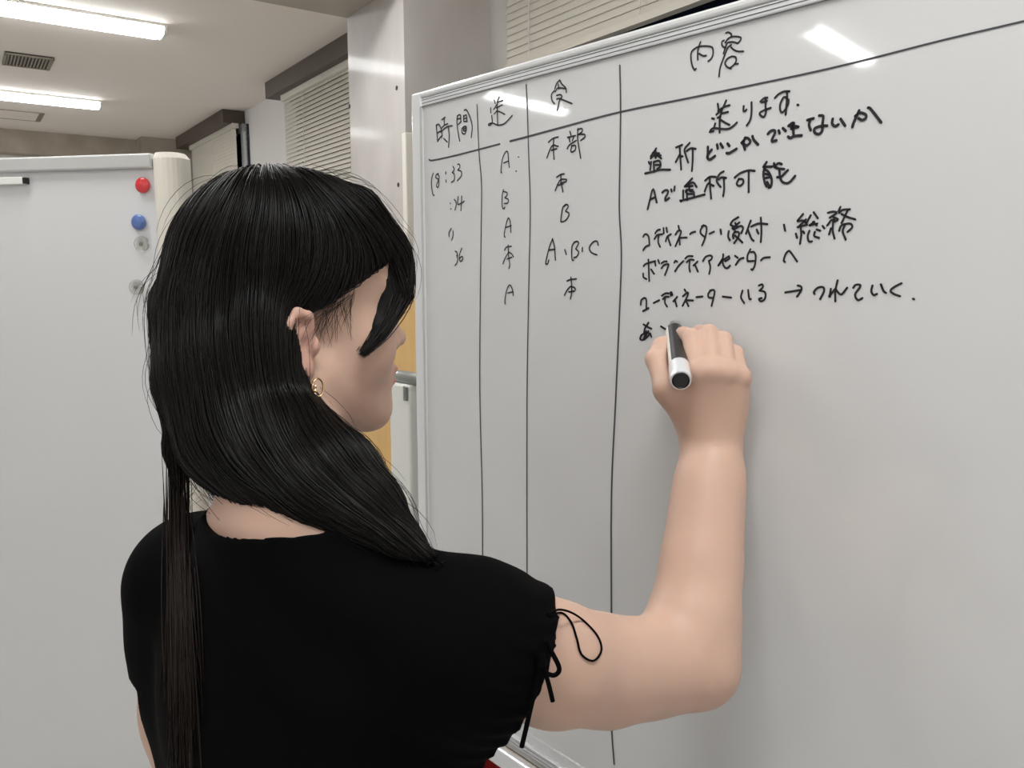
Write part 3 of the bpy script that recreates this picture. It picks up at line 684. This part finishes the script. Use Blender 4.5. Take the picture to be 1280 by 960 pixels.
# right hand
MC = [P(871, 466, .756), P(889, 464, .749), P(907, 467, .752), P(924, 472, .761)]
for i, m_ in enumerate(MC):
    base = P(876 + i * 8, 548, .780)
    body.cone(base, m_, .0165, .0115, .016)
    body.cone(m_ + FW * .008, m_ - FW * .0060 , .0105, .0076, .005)
body.ell((MC[0] + MC[3]) / 2 * .55 + WR * .45 + FW * .006, (.030, .016, .030), np.stack([RT, FW, UP]), .016)
K_ = .0028
body.chain([MC[0], P(864, 422, .784), P(854, 418, .812), P(848, 426, .830)], [.0102, .0088, .0078, .0064], K_)
body.chain([MC[1], P(886, 417, .786), P(874, 416, .812), P(861, 432, .820)], [.0106, .0090, .0078, .0066], K_)
body.chain([MC[2], P(904, 425, .783), P(896, 433, .800), P(885, 447, .806)], [.0102, .0085, .0074, .0064], K_)
body.chain([MC[3], P(919, 441, .781), P(910, 452, .790), P(902, 463, .795)], [.0090, .0074, .0065, .0058], K_)
# thumb
body.cone(P(876, 530, .790), P(835, 487, .772), .018, .0135, .018)
body.chain([P(833, 484, .770), P(820, 449, .792), P(827, 434, .812), P(838, 425, .826)], [.0120, .0098, .0094, .0066], .006)
body.cone(P(842, 490, .776), P(868, 480, .776), .011, .012, .014)     # web
# left arm hanging
LEL = P(224, 985, .70) - ZV * .02 + TF * .02; LWR = LEL + TF * .06 - ZV * .235 + TR * .01
body.chain([LS, LS * .45 + LEL * .55, LEL], [.048, .040, .034], .03)
body.chain([LEL, LEL * .7 + LWR * .3, LWR], [.034, .035, .0235], .02)
lh = norm(LWR - LEL); lx = TF; ly = norm(np.cross(lh, lx)); lx = np.cross(ly, lh)
LH = lambda a, b, c: LWR + lh * a + lx * b + ly * c
for i, (b, L) in enumerate(((.028, .066), (.010, .074), (-.008, .068), (-.024, .054))):
    body.cone(LH(.005, b * .5, 0), LH(.078, b, 0), .014, .0105, .012)
    bend = lambda t, r: LH(.078 + L * t, b * (1 + .05 * t), r)
    body.chain([bend(0, 0), bend(.42, .006), bend(.74, .018), bend(.96, .034)], [.0098, .0085, .0075, .0063], K_)
body.chain([LH(.01, .014, .004), LH(.045, .040, .014), LH(.074, .050, .022), LH(.096, .050, .032)], [.016, .0125, .0100, .0072], .010)
bobj = sdf_mesh('body', body, .0022, M['skin'], person)
v = np.empty(len(bobj.data.vertices) * 3); bobj.data.vertices.foreach_get('co', v); v = v.reshape(-1, 3) + ROOTLOC[person]
q = (v - HC) @ HB.T
tint = np.zeros(len(v))
e = np.sqrt((((q - (-.012, .078, -.008)) / (.020, .016, .030)) ** 2).sum(1)); tint = np.clip((1.1 - e) * 2, 0, 1) * .30
for c, r in (((.099, 0, -.0405), (.012, .020, .0062)), ((.098, 0, -.0515), (.012, .018, .0066))):
    e = np.sqrt((((q - c) / r) ** 2).sum(1)); tint = np.maximum(tint, np.clip((1.15 - e) * 4, 0, 1) * .9)
at_ = bobj.data.attributes.new('tint', 'FLOAT', 'POINT'); at_.data.foreach_set('value', tint.astype(np.float32))
# eyes and lashes
M['eye'] = mat('eye_white', (0.75, 0.72, 0.70), 0.15, coat=1.0)
M['lash'] = mat('lash_black', (0.008, 0.006, 0.005), 0.5)
for s in (-1, 1):
    mb = MB(); mb.lathe(hd(.0795, s * .031, .018) - HF * .0075, HF, [(.0, .0), (.002, .006), (.006, .0075), (.010, .006), (.012, .0025), (.0124, 0)], 20)
    mb.build('eye', M['eye'], person, smooth=True)
    mb = MB()
    for i in range(11):
        a = (i - 5) / 5; b = hd(.089 - .006 * a * a, s * (.031 + .012 * a), .0215 - .003 * a * a)
        d = norm(HF + HR * s * a * .7 + HU * .1)
        mb.tube([b, b + d * .004 + HU * .0003, b + d * .0085 + HU * .0025], [.0005, .0004, .0001], 5)
    mb.build('eyelashes', M['lash'], person)
# earring: slim gold hoop with a sparkling drop
M['gold'] = mat('gold', (0.85, 0.60, 0.35), 0.2, metal=1.0)
el = EAR_LOBE; mb = MB()
mb.tube([el + HU * (.007 * math.cos(a) - .007) + HF * .0045 * math.sin(a) for a in np.linspace(0, 2 * math.pi, 25)], .0008, 8, caps=False)
for i in range(6): mb.lathe(el - HU * (.006 + .0032 * i) + HR * .0008 + HF * (-.002 - .0004 * i), HR, [(-.0012, 0), (-.0008, .0014), (.0008, .0014), (.0012, 0)], 8)
ea = mb.build('earring', M['gold'], person)

# ---- black top
M['top'] = mat('black_cotton', (0.0018, 0.0015, 0.0018), 0.9, spec=0.06, bump=(26, .25, .004))
top = torso(SDF(), .008)
top.cone(RS, P(672, 818, .602), .050, .047, .03)
top.cone(P(615, 810, .565), P(645, 850, .60), .045, .040, .03)
top.cone(P(590, 850, .575), P(548, 930, .60), .042, .040, .03)
top.cone(LS, LS * .62 + LEL * .38, .046, .044, .03)
top.cone(td(-.012, 0, .02), td(-.012, 0, .10), .075, .066, .04)
top.cone(LS * .8 + LEL * .2, td(-.01, -.09, -.16), .05, .06, .03)
a0, b0 = P(694, 745, .572), P(602, 955, .555)
cn = norm(np.cross(b0 - a0, ray(650, 850))); cn = cn * np.sign(cn @ (P(800, 830, .65) - a0)); cn = norm(cn + FW * .35); 
lc0 = LS * .66 + LEL * .34; lcn = norm(LEL - LS)
NKC = td(-.012, -.010, .122)
def topfn(X, d):
    # gathers near the sleeve hem and soft folds across the back
    y = (X - MS) @ TB.T
    hd_ = (X - a0) @ cn
    t = (X - a0) @ norm(b0 - a0)
    d = d + .0016 * np.sin(t * 420 + 3 * np.sin(hd_ * 60)) * np.exp(-np.abs(hd_ + .004) / .022)
    d = d + .0022 * np.sin(y[:, 2] * 95 + y[:, 1] * 70 + 2 * np.sin(y[:, 1] * 30)) * np.exp(-((y[:, 1] - .06) / .08) ** 2 - ((y[:, 2] + .0) / .07) ** 2)
    d = d + .0015 * np.sin(y[:, 1] * 60 + y[:, 2] * 25)* np.exp(-((y[:, 2] + .12) / .08) ** 2)
    near_r = (y[:, 1] > .10) & (y[:, 2] > -.24)
    d = np.where(near_r, np.maximum(d, hd_), d)
    dl = np.where(y[:, 1] < -.15, (X - lc0) @ lcn, -BIG); d = np.maximum(d, dl)
    z = ((X - NKC) @ TB.T) / np.array([.090, .098, .066]); e = (np.sqrt((z ** 2).sum(1)) - 1) * .06
    d = np.maximum(d, -e)
    return np.maximum(d, -(y[:, 2] + .50))
tobj = sdf_mesh('top', top, .003, M['top'], person, topfn)
# ties hanging from the sleeve hem
BT_ = lambda X: np.minimum(topfn(X, top(X)), body(X))
def onskin(pts, lift=.002):
    out = []; zl = .6
    for x, y in catmull(pts, 6):
        q = march(BT_, x, y); zz = ((q - CAM) @ FW) if q is not None else zl
        zz = min(zz, zl + .004, .60); zl = zz; out.append(P(x, y, zz - lift))
    return np.array(out)
ties = MB()
def ribbon(pts, w): q = onskin(pts, w * 1.2); ties.tube(q, w, 8)
HZ = min([((q - CAM) @ FW) for q in (march(BT_, x, y) for x, y in ((676, 822), (684, 805), (690, 840), (669, 860), (662, 880), (690, 870))) if q is not None]) - .004
def hang(pts, w): ties.tube(catmull(np.array([P(p[0], p[1], HZ) for p in pts]), 6), w * .8, 8)
ribbon([(684, 768), (700, 762), (722, 770), (745, 792), (752, 812), (742, 826), (727, 818), (721, 798), (714, 778), (702, 766), (686, 770)], .0008)
hang([(676, 822, .556), (682, 800, .560), (688, 812, .558), (699, 835, .556), (693, 844, .556), (682, 840, .556), (676, 826, .556)], .0020)
hang([(676, 824, .556), (669, 860, .556), (660, 900, .556), (652, 934, .556)], .0020)
hang([(680, 836, .556), (686, 856, .557), (691, 877, .557)], .0019)
hang([(674, 816, .557), (677, 826, .556), (676, 834, .557)], .0040)
ties.build('sleeve_tie', M['top'], person, smooth=True)

# ---- trousers and shoes (below the picture)
M['trousers'] = mat('dark_trousers', (0.02, 0.022, 0.03), 0.8)
M['shoe'] = mat('shoe', (0.03, 0.03, 0.03), 0.5)
tr_ = SDF(); tr_.ell(td(-.01, 0, -.45), (.115, .17, .13), TB, .04)
sh = SDF()
for s in (-1, 1):
    hip = td(0, s * .085, -.47); kn = np.array([*(td(.01, s * .085, 0)[:2]), .46]); an = np.array([*(td(-.02, s * .085, 0)[:2]), .10])
    tr_.chain([hip, kn, an], [.088, .062, .052], .04)
    toe = an * [1, 1, 0] + TF * .15 + ZV * .035
    sh.cone(an * [1, 1, 0] + ZV * .045, toe, .043, .034, .01); sh.cone(an * [1, 1, 0] + ZV * .08, an * [1, 1, 0] + ZV * .04, .042, .04, .02)
sdf_mesh('trousers', tr_, .008, M['trousers'], person, lambda X, d: np.maximum(d, .075 - X[:, 2]))
sdf_mesh('shoes', sh, .005, M['shoe'], person, lambda X, d: np.maximum(d, .002 - X[:, 2]))

# ------------------------------------------------------------------ hair
M['hair'] = mat('hair_black', (0.0045, 0.0035, 0.0030), 0.38, spec=0.2)
M['hair_base'] = mat('hair_under', (0.003, 0.0022, 0.002), 0.6, spec=0.15)
hair = SDF()
HE = lambda c, r, k=.02: hair.ell(hd(*c), r, HB, k)
HE((.000, 0, .046), (.091, .077, .088))
HE((.045, 0, .060), (.054, .063, .060))
main = [(286, 400, .650, .055), (294, 470, .640, .055), (312, 535, .625, .050), (356, 572, .605, .044), (410, 603, .585, .036), (458, 638, .568, .023), (500, 672, .553, .009), (536, 694, .540, .002)]
hair.chain([P(*m[:3]) for m in main], [m[3] for m in main], .014)
left = [(222, 380, .66, .020), (218, 480, .655, .012), (222, 560, .645, .006), (222, 605, .636, .003), (224, 700, .0, .0)]
hair.chain([P(*m[:3]) for m in left[:4]], [m[3] for m in left[:4]], .012)
hair.ell(hd(-.03, -.050, -.06), (.045, .03, .10), HB, .03)
hair.ell(hd(-.040, .067, -.024), (.026, .022, .055), HB, .015)
# fringe locks
for s in (1, -1):
    hair.chain([hd(.060, s * .030, .100), hd(.086, s * .036, .062), hd(.084, s * .046, .030), hd(.062, s * .058, .002), hd(.044, s * .066, -.016)], [.016, .013, .010, .0055, .0012], .010)
hair.chain([hd(.070, 0, .098), hd(.094, .004, .066), hd(.097, .010, .036)], [.016, .012, .006], .012)
def hairfn(X, d):
    y = (X - HC) @ HB.T
    a = np.abs(y[:, 1])
    # face opening on the sides: open below a line rising from the ear to the temple, in front of the ear
    lim = .018 + .55 * np.clip(y[:, 0] + .005, 0, .09)
    F0 = -.011 + .62 * np.clip(-.035 - y[:, 2], 0, 1)
    op = np.minimum(np.minimum(lim - y[:, 2], y[:, 0] - F0), .17 + y[:, 2])
    lockd = np.full(len(X), BIG)
    keep = fringe(X)
    op = np.where(keep < .002, -BIG, op)
    return np.maximum(d, op * .7)
fringe = SDF()
for s in (1, -1):
    fringe.chain([hd(.060, s * .030, .100), hd(.086, s * .036, .062), hd(.084, s * .046, .030), hd(.062, s * .058, .002), hd(.044, s * .066, -.016)], [.018, .015, .013, .009, .005], .012)
fringe.chain([hd(.070, 0, .098), hd(.094, .004, .066), hd(.097, .010, .036)], [.018, .014, .008], .012)
HFULL = lambda X: hairfn(X, hair(X))
hbase = sdf_mesh('hair', hair, .003, M['hair_base'], person, hairfn)
# guides (photo pixels), dropped onto the hair surface
GUIDE = """300,207 250,225 212,265 193,330 192,420 200,520 212,620
310,208 270,240 235,300 222,380 228,470 245,560 290,610 340,638
320,208 300,250 275,320 270,400 280,480 310,560 370,625 440,660
330,208 330,250 320,320 325,400 335,480 360,560 420,625 500,680
345,208 360,250 365,320 360,380 362,440 380,510 420,570 480,635 530,688
355,208 390,240 410,290 405,340 380,375 362,392 360,450 385,520
370,210 420,250 450,300 440,350 410,376 380,390
390,217 440,260 478,310 488,360 472,400 449,430
400,225 450,265 484,305 496,350 494,380"""
GP = []; GT = []
for ln in GUIDE.splitlines():
    q = catmull([tuple(map(float, a.split(','))) for a in ln.split()], 6)
    p3 = [march(HFULL, x, y) for x, y in q]; p3 = np.array([p for p in p3 if p is not None])
    if len(p3) < 3: continue
    t = np.gradient(p3, axis=0); t /= np.linalg.norm(t, axis=1)[:, None]
    GP.append(p3); GT.append(t)
GP = np.concatenate(GP); GT = np.concatenate(GT)
# the hidden left side mirrors the falling direction
for s in range(60):
    rng_ = random.Random(s); u = rng_.uniform(-.08, .09); z = rng_.uniform(-.1, .12)
    GP = np.vstack([GP, hd(u, -.085, z)]); GT = np.vstack([GT, norm(-HU - HF * .3 - HR * .1 * (z > .06))])
def flow(X):
    out = np.zeros_like(X)
    for i in range(0, len(X), 4000):
        x = X[i:i + 4000]; d2 = ((x[:, None] - GP[None]) ** 2).sum(-1)
        w = np.exp(-(d2 - d2.min(1, keepdims=True)) / (2 * .014 ** 2)); out[i:i + 4000] = w @ GT
    return out / (np.linalg.norm(out, axis=1)[:, None] + 1e-9)
def grad(X, e=.0015):
    g = np.stack([HFULL(X + np.eye(3)[i] * e) - HFULL(X - np.eye(3)[i] * e) for i in range(3)], 1)
    return g / (np.linalg.norm(g, axis=1)[:, None] + 1e-9)
rng = np.random.default_rng(7)
me = hbase.data; hv = np.empty(len(me.vertices) * 3); me.vertices.foreach_get('co', hv); hv = hv.reshape(-1, 3) + ROOTLOC[person]
NS, ST, STEP = 10500, 13, .0085
# seeds mostly on the side that can be seen
vis = (hv - HC) @ norm(CAM * [1, 1, 0] - HC * [1, 1, 0] + ZV * .1)
pr = np.where(vis > -.07, 1.0, .25); pr /= pr.sum()
seed = hv[rng.choice(len(hv), NS, p=pr)] + rng.normal(0, .001, (NS, 3))
offs = rng.uniform(.0003, .0028, NS)
half = rng.integers(4, ST, NS)
def trace(X, sgn, n):
    out = [X]; fprev = None
    for i in range(n):
        f = flow(X); g = grad(X); f = f - g * (f * g).sum(1)[:, None]; f /= np.linalg.norm(f, axis=1)[:, None] + 1e-9
        X = X + f * STEP * sgn; g = grad(X); X = X - g * np.clip(HFULL(X) - offs, -.006, .006)[:, None]; out.append(X)
    return out
S_ = np.stack(trace(seed, 1.0, ST), 1)                          # NS x (ST+1) x 3
# drop tracks that wander off the hair
off_d = np.abs(HFULL(S_.reshape(-1, 3)).reshape(NS, -1) - offs[:, None])
def strands_to_mesh(S, rad, n=3):
    ns, m, _ = S.shape
    T = np.gradient(S, axis=1); T /= np.linalg.norm(T, axis=2)[:, :, None] + 1e-12
    ref = np.where(np.abs(T[..., 2:3]) < .9, np.array([0, 0, 1.]), np.array([1., 0, 0]))
    # one reference per strand keeps it from twisting
    ref = np.broadcast_to(np.cross(T[:, m // 2], rng.normal(size=(ns, 3)))[:, None], T.shape)
    U = ref - T * (ref * T).sum(2)[:, :, None]; U /= np.linalg.norm(U, axis=2)[:, :, None] + 1e-12; W_ = np.cross(T, U)
    tp = np.sin(np.pi * np.clip(np.linspace(.03, .97, m), 0, 1)) ** .5
    V = []
    for j in range(n):
        a = 2 * math.pi * j / n; V.append(S + (rad[:, None] * tp)[:, :, None] * (math.cos(a) * U + math.sin(a) * W_))
    V = np.stack(V, 2).reshape(-1, 3)
    i, r_, j = np.meshgrid(np.arange(ns), np.arange(m - 1), np.arange(n), indexing='ij')
    b = (i * m + r_) * n; j2 = (j + 1) % n
    F = np.stack([b + j, b + j2, b + n + j2, b + n + j], -1).reshape(-1, 4)
    return V, F
good = off_d.max(1) < .006
S_ = S_[good]
# slight waviness per strand
ph = rng.uniform(0, 6.28, (len(S_), 1)); tt = np.linspace(0, 1, S_.shape[1])[None]
S_ = S_ + (np.sin(tt * 5 + ph) * .0012 * tt)[:, :, None] * rng.normal(0, 1, (len(S_), 1, 3)) * .6
V, F = strands_to_mesh(S_, rng.uniform(.00035, .0008, len(S_)))
link_mesh('hair_strands', V, F, M['hair'], person, smooth=True)['kind'] = 'stuff'
# the thin lock lying down the back, and fly-away hairs
TFULL = lambda X: topfn(X, top(X))
def back_pt(x, y, lift):
    q = march(lambda X: np.minimum(TFULL(X), body(X)), x, y)
    return (q if q is not None else P(x, y, .62)) - ray(x, y) * lift
L = []
for i in range(170):
    a = rng.normal(0, 1); x0 = 222 + a * 7; b = rng.normal(0, 1)
    ys = np.linspace(590 + rng.uniform(-60, 40), 960 + rng.uniform(-140, 60), 16); t = np.linspace(0, 1, 16)
    xs = x0 + (rng.normal(0, 5) + 6) * t + 3 * np.sin(t * 4 + rng.uniform(0, 6)) + b * 7 * t * t
    L.append((xs, ys))
cache = {}
def bp(x, y):
    k = (round(x / 6), round(y / 12))
    if k not in cache:
        q = march(lambda X: np.minimum(TFULL(X), body(X)), k[0] * 6, k[1] * 12); cache[k] = ((q - CAM) @ FW) if q is not None else .64
    return cache[k]
LS3 = []
for xs, ys in L:
    z = np.array([bp(x, y) for x, y in zip(xs, ys)]); z = np.minimum(z, np.linspace(.645, .70, 16)); z = np.convolve(np.pad(z, 2, mode='edge'), np.ones(5) / 5, 'valid') - rng.uniform(.001, .007)
    LS3.append([P(x, y, zz) for x, y, zz in zip(xs, ys, z)])
V, F = strands_to_mesh(np.array(LS3), rng.uniform(.0004, .0008, len(LS3)))
M['hair_brown'] = mat('hair_brown', (0.011, 0.006, 0.004), 0.45, spec=.18)
link_mesh('hair_lock', V, F, M['hair_brown'], person, smooth=True)['kind'] = 'stuff'
FL = []
for i in range(420):
    s0 = S_[rng.integers(len(S_))]; k = rng.integers(0, 6); m = 10
    p = s0[k:k + m]; 
    if len(p) < m: continue
    g = grad(p); t = np.linspace(0, 1, m)[:, None]
    amp = rng.uniform(.002, .012)
    FL.append(p + g * amp * np.sin(t * rng.uniform(1.2, 3.1)) + rng.normal(0, .003, 3) * t)
V, F = strands_to_mesh(np.array(FL), np.full(len(FL), .00022))
link_mesh('flyaway_hairs', V, F, M['hair'], person, smooth=True)['kind'] = 'stuff'

# fringe strands, combed along each lock, and wisps on the temple
FR = []
for cen, rad_ in [([hd(.040, s * .022, .112), hd(.066, s * .030, .094), hd(.089, s * .036, .062), hd(.086, s * .047, .030), hd(.064, s * .060, .000), hd(.044, s * .067, -.018)], [.004, .015, .015, .012, .0065, .0008]) for s in (1, -1)] + [([hd(.050, 0, .110), hd(.074, 0, .093), hd(.096, .004, .066), hd(.099, .012, .034)], [.004, .015, .014, .006])]:
    c = catmull(np.array(cen), 6); rr = np.interp(np.linspace(0, 1, len(c)), np.linspace(0, 1, len(rad_)), rad_)
    ii = np.linspace(0, len(c) - 1, 18); c = np.stack([np.interp(ii, np.arange(len(c)), c[:, k]) for k in range(3)], 1); rr = np.interp(ii, np.arange(len(rr)), rr)
    for i in range(420):
        o_ = norm(rng.normal(size=3)) * rng.uniform(.75, 1.08); e = 18
        FR.append(c + o_ * rr[:, None] + rng.normal(0, .0015, 3) * np.linspace(0, 1, 18)[:, None])
V, F = strands_to_mesh(np.array(FR), rng.uniform(.0004, .0008, len(FR)))
link_mesh('fringe_strands', V, F, M['hair'], person, smooth=True)['kind'] = 'stuff'
WS = []
for i in range(75):
    x0 = rng.uniform(392, 446); y0 = 386 - (x0 - 392) * .42; L_ = rng.uniform(10, 62); t = np.linspace(0, 1, 7)
    xs = x0 - rng.uniform(-6, 20) * t + rng.normal(0, 8) * t * t; ys = y0 + L_ * t
    p3 = [march(lambda X: body(X), x, y) for x, y in zip(xs, ys)]
    if any(p is None for p in p3): continue
    p3 = np.array(p3)
    if np.abs(np.diff(p3, axis=0)).max() > .02: continue
    WS.append(p3 - ray(410, 410) * (.0004 + .001 * (1 - t))[:, None])
V, F = strands_to_mesh(np.array(WS), rng.uniform(.00009, .00018, len(WS)))
link_mesh('temple_wisps', V, F, M['hair'], person, smooth=True)['kind'] = 'stuff'

# ------------------------------------------------------------------ the marker in her hand
tip = bhit(842, 403, .0025); end = P(851, 475.5, .728); ax = norm(end - tip); ML = np.linalg.norm(end - tip)
mk = thing('marker', tip, 'black whiteboard marker with a silver-white end, held in her right hand', 'marker')
MB().lathe(tip, ax, [(0, .0022), (.002, .0028), (.006, .003)], 20).build('nib', M['ink'], mk, smooth=False)
MB().lathe(tip, ax, [(.005, .0045), (.018, .0062), (.019, .0078), (.024, .0080)], 28).build('neck', M['grey_plastic'], mk)
MB().lathe(tip, ax, [(.023, .0086), (.025, .0092), (ML - .030, .0092), (ML - .029, .0088)], 36).build('barrel', M['black'], mk, smooth=False)
# white printed strip on the barrel
u0 = norm(-RT + UP * .25); u0 = norm(u0 - ax * (u0 @ ax)); w0_ = np.cross(ax, u0); vs = []; fs2 = []
for h in (.026, ML - .031):
    for k in range(7):
        a = (k - 3) * .14; vs.append(tip + ax * h + .00935 * (u0 * math.cos(a) + w0_ * math.sin(a)))
fs2 = [(k, k + 1, 8 + k, 7 + k) for k in range(6)]
link_mesh('printed_strip', np.array(vs), fs2, M['white_plastic'], mk)
MB().lathe(tip, ax, [(ML - .030, .0095), (ML - .029, .0101), (ML - .004, .0101), (ML, .0094), (ML + .0002, .0086)], 40).build('end_collar', M['silver'], mk)
MB().lathe(tip, ax, [(ML - .002, .0084), (ML + .0012, .0080), (ML + .0016, .0072), (ML + .0006, .0066), (ML + .0004, .005)], 36).build('end_plug', M['black'], mk)
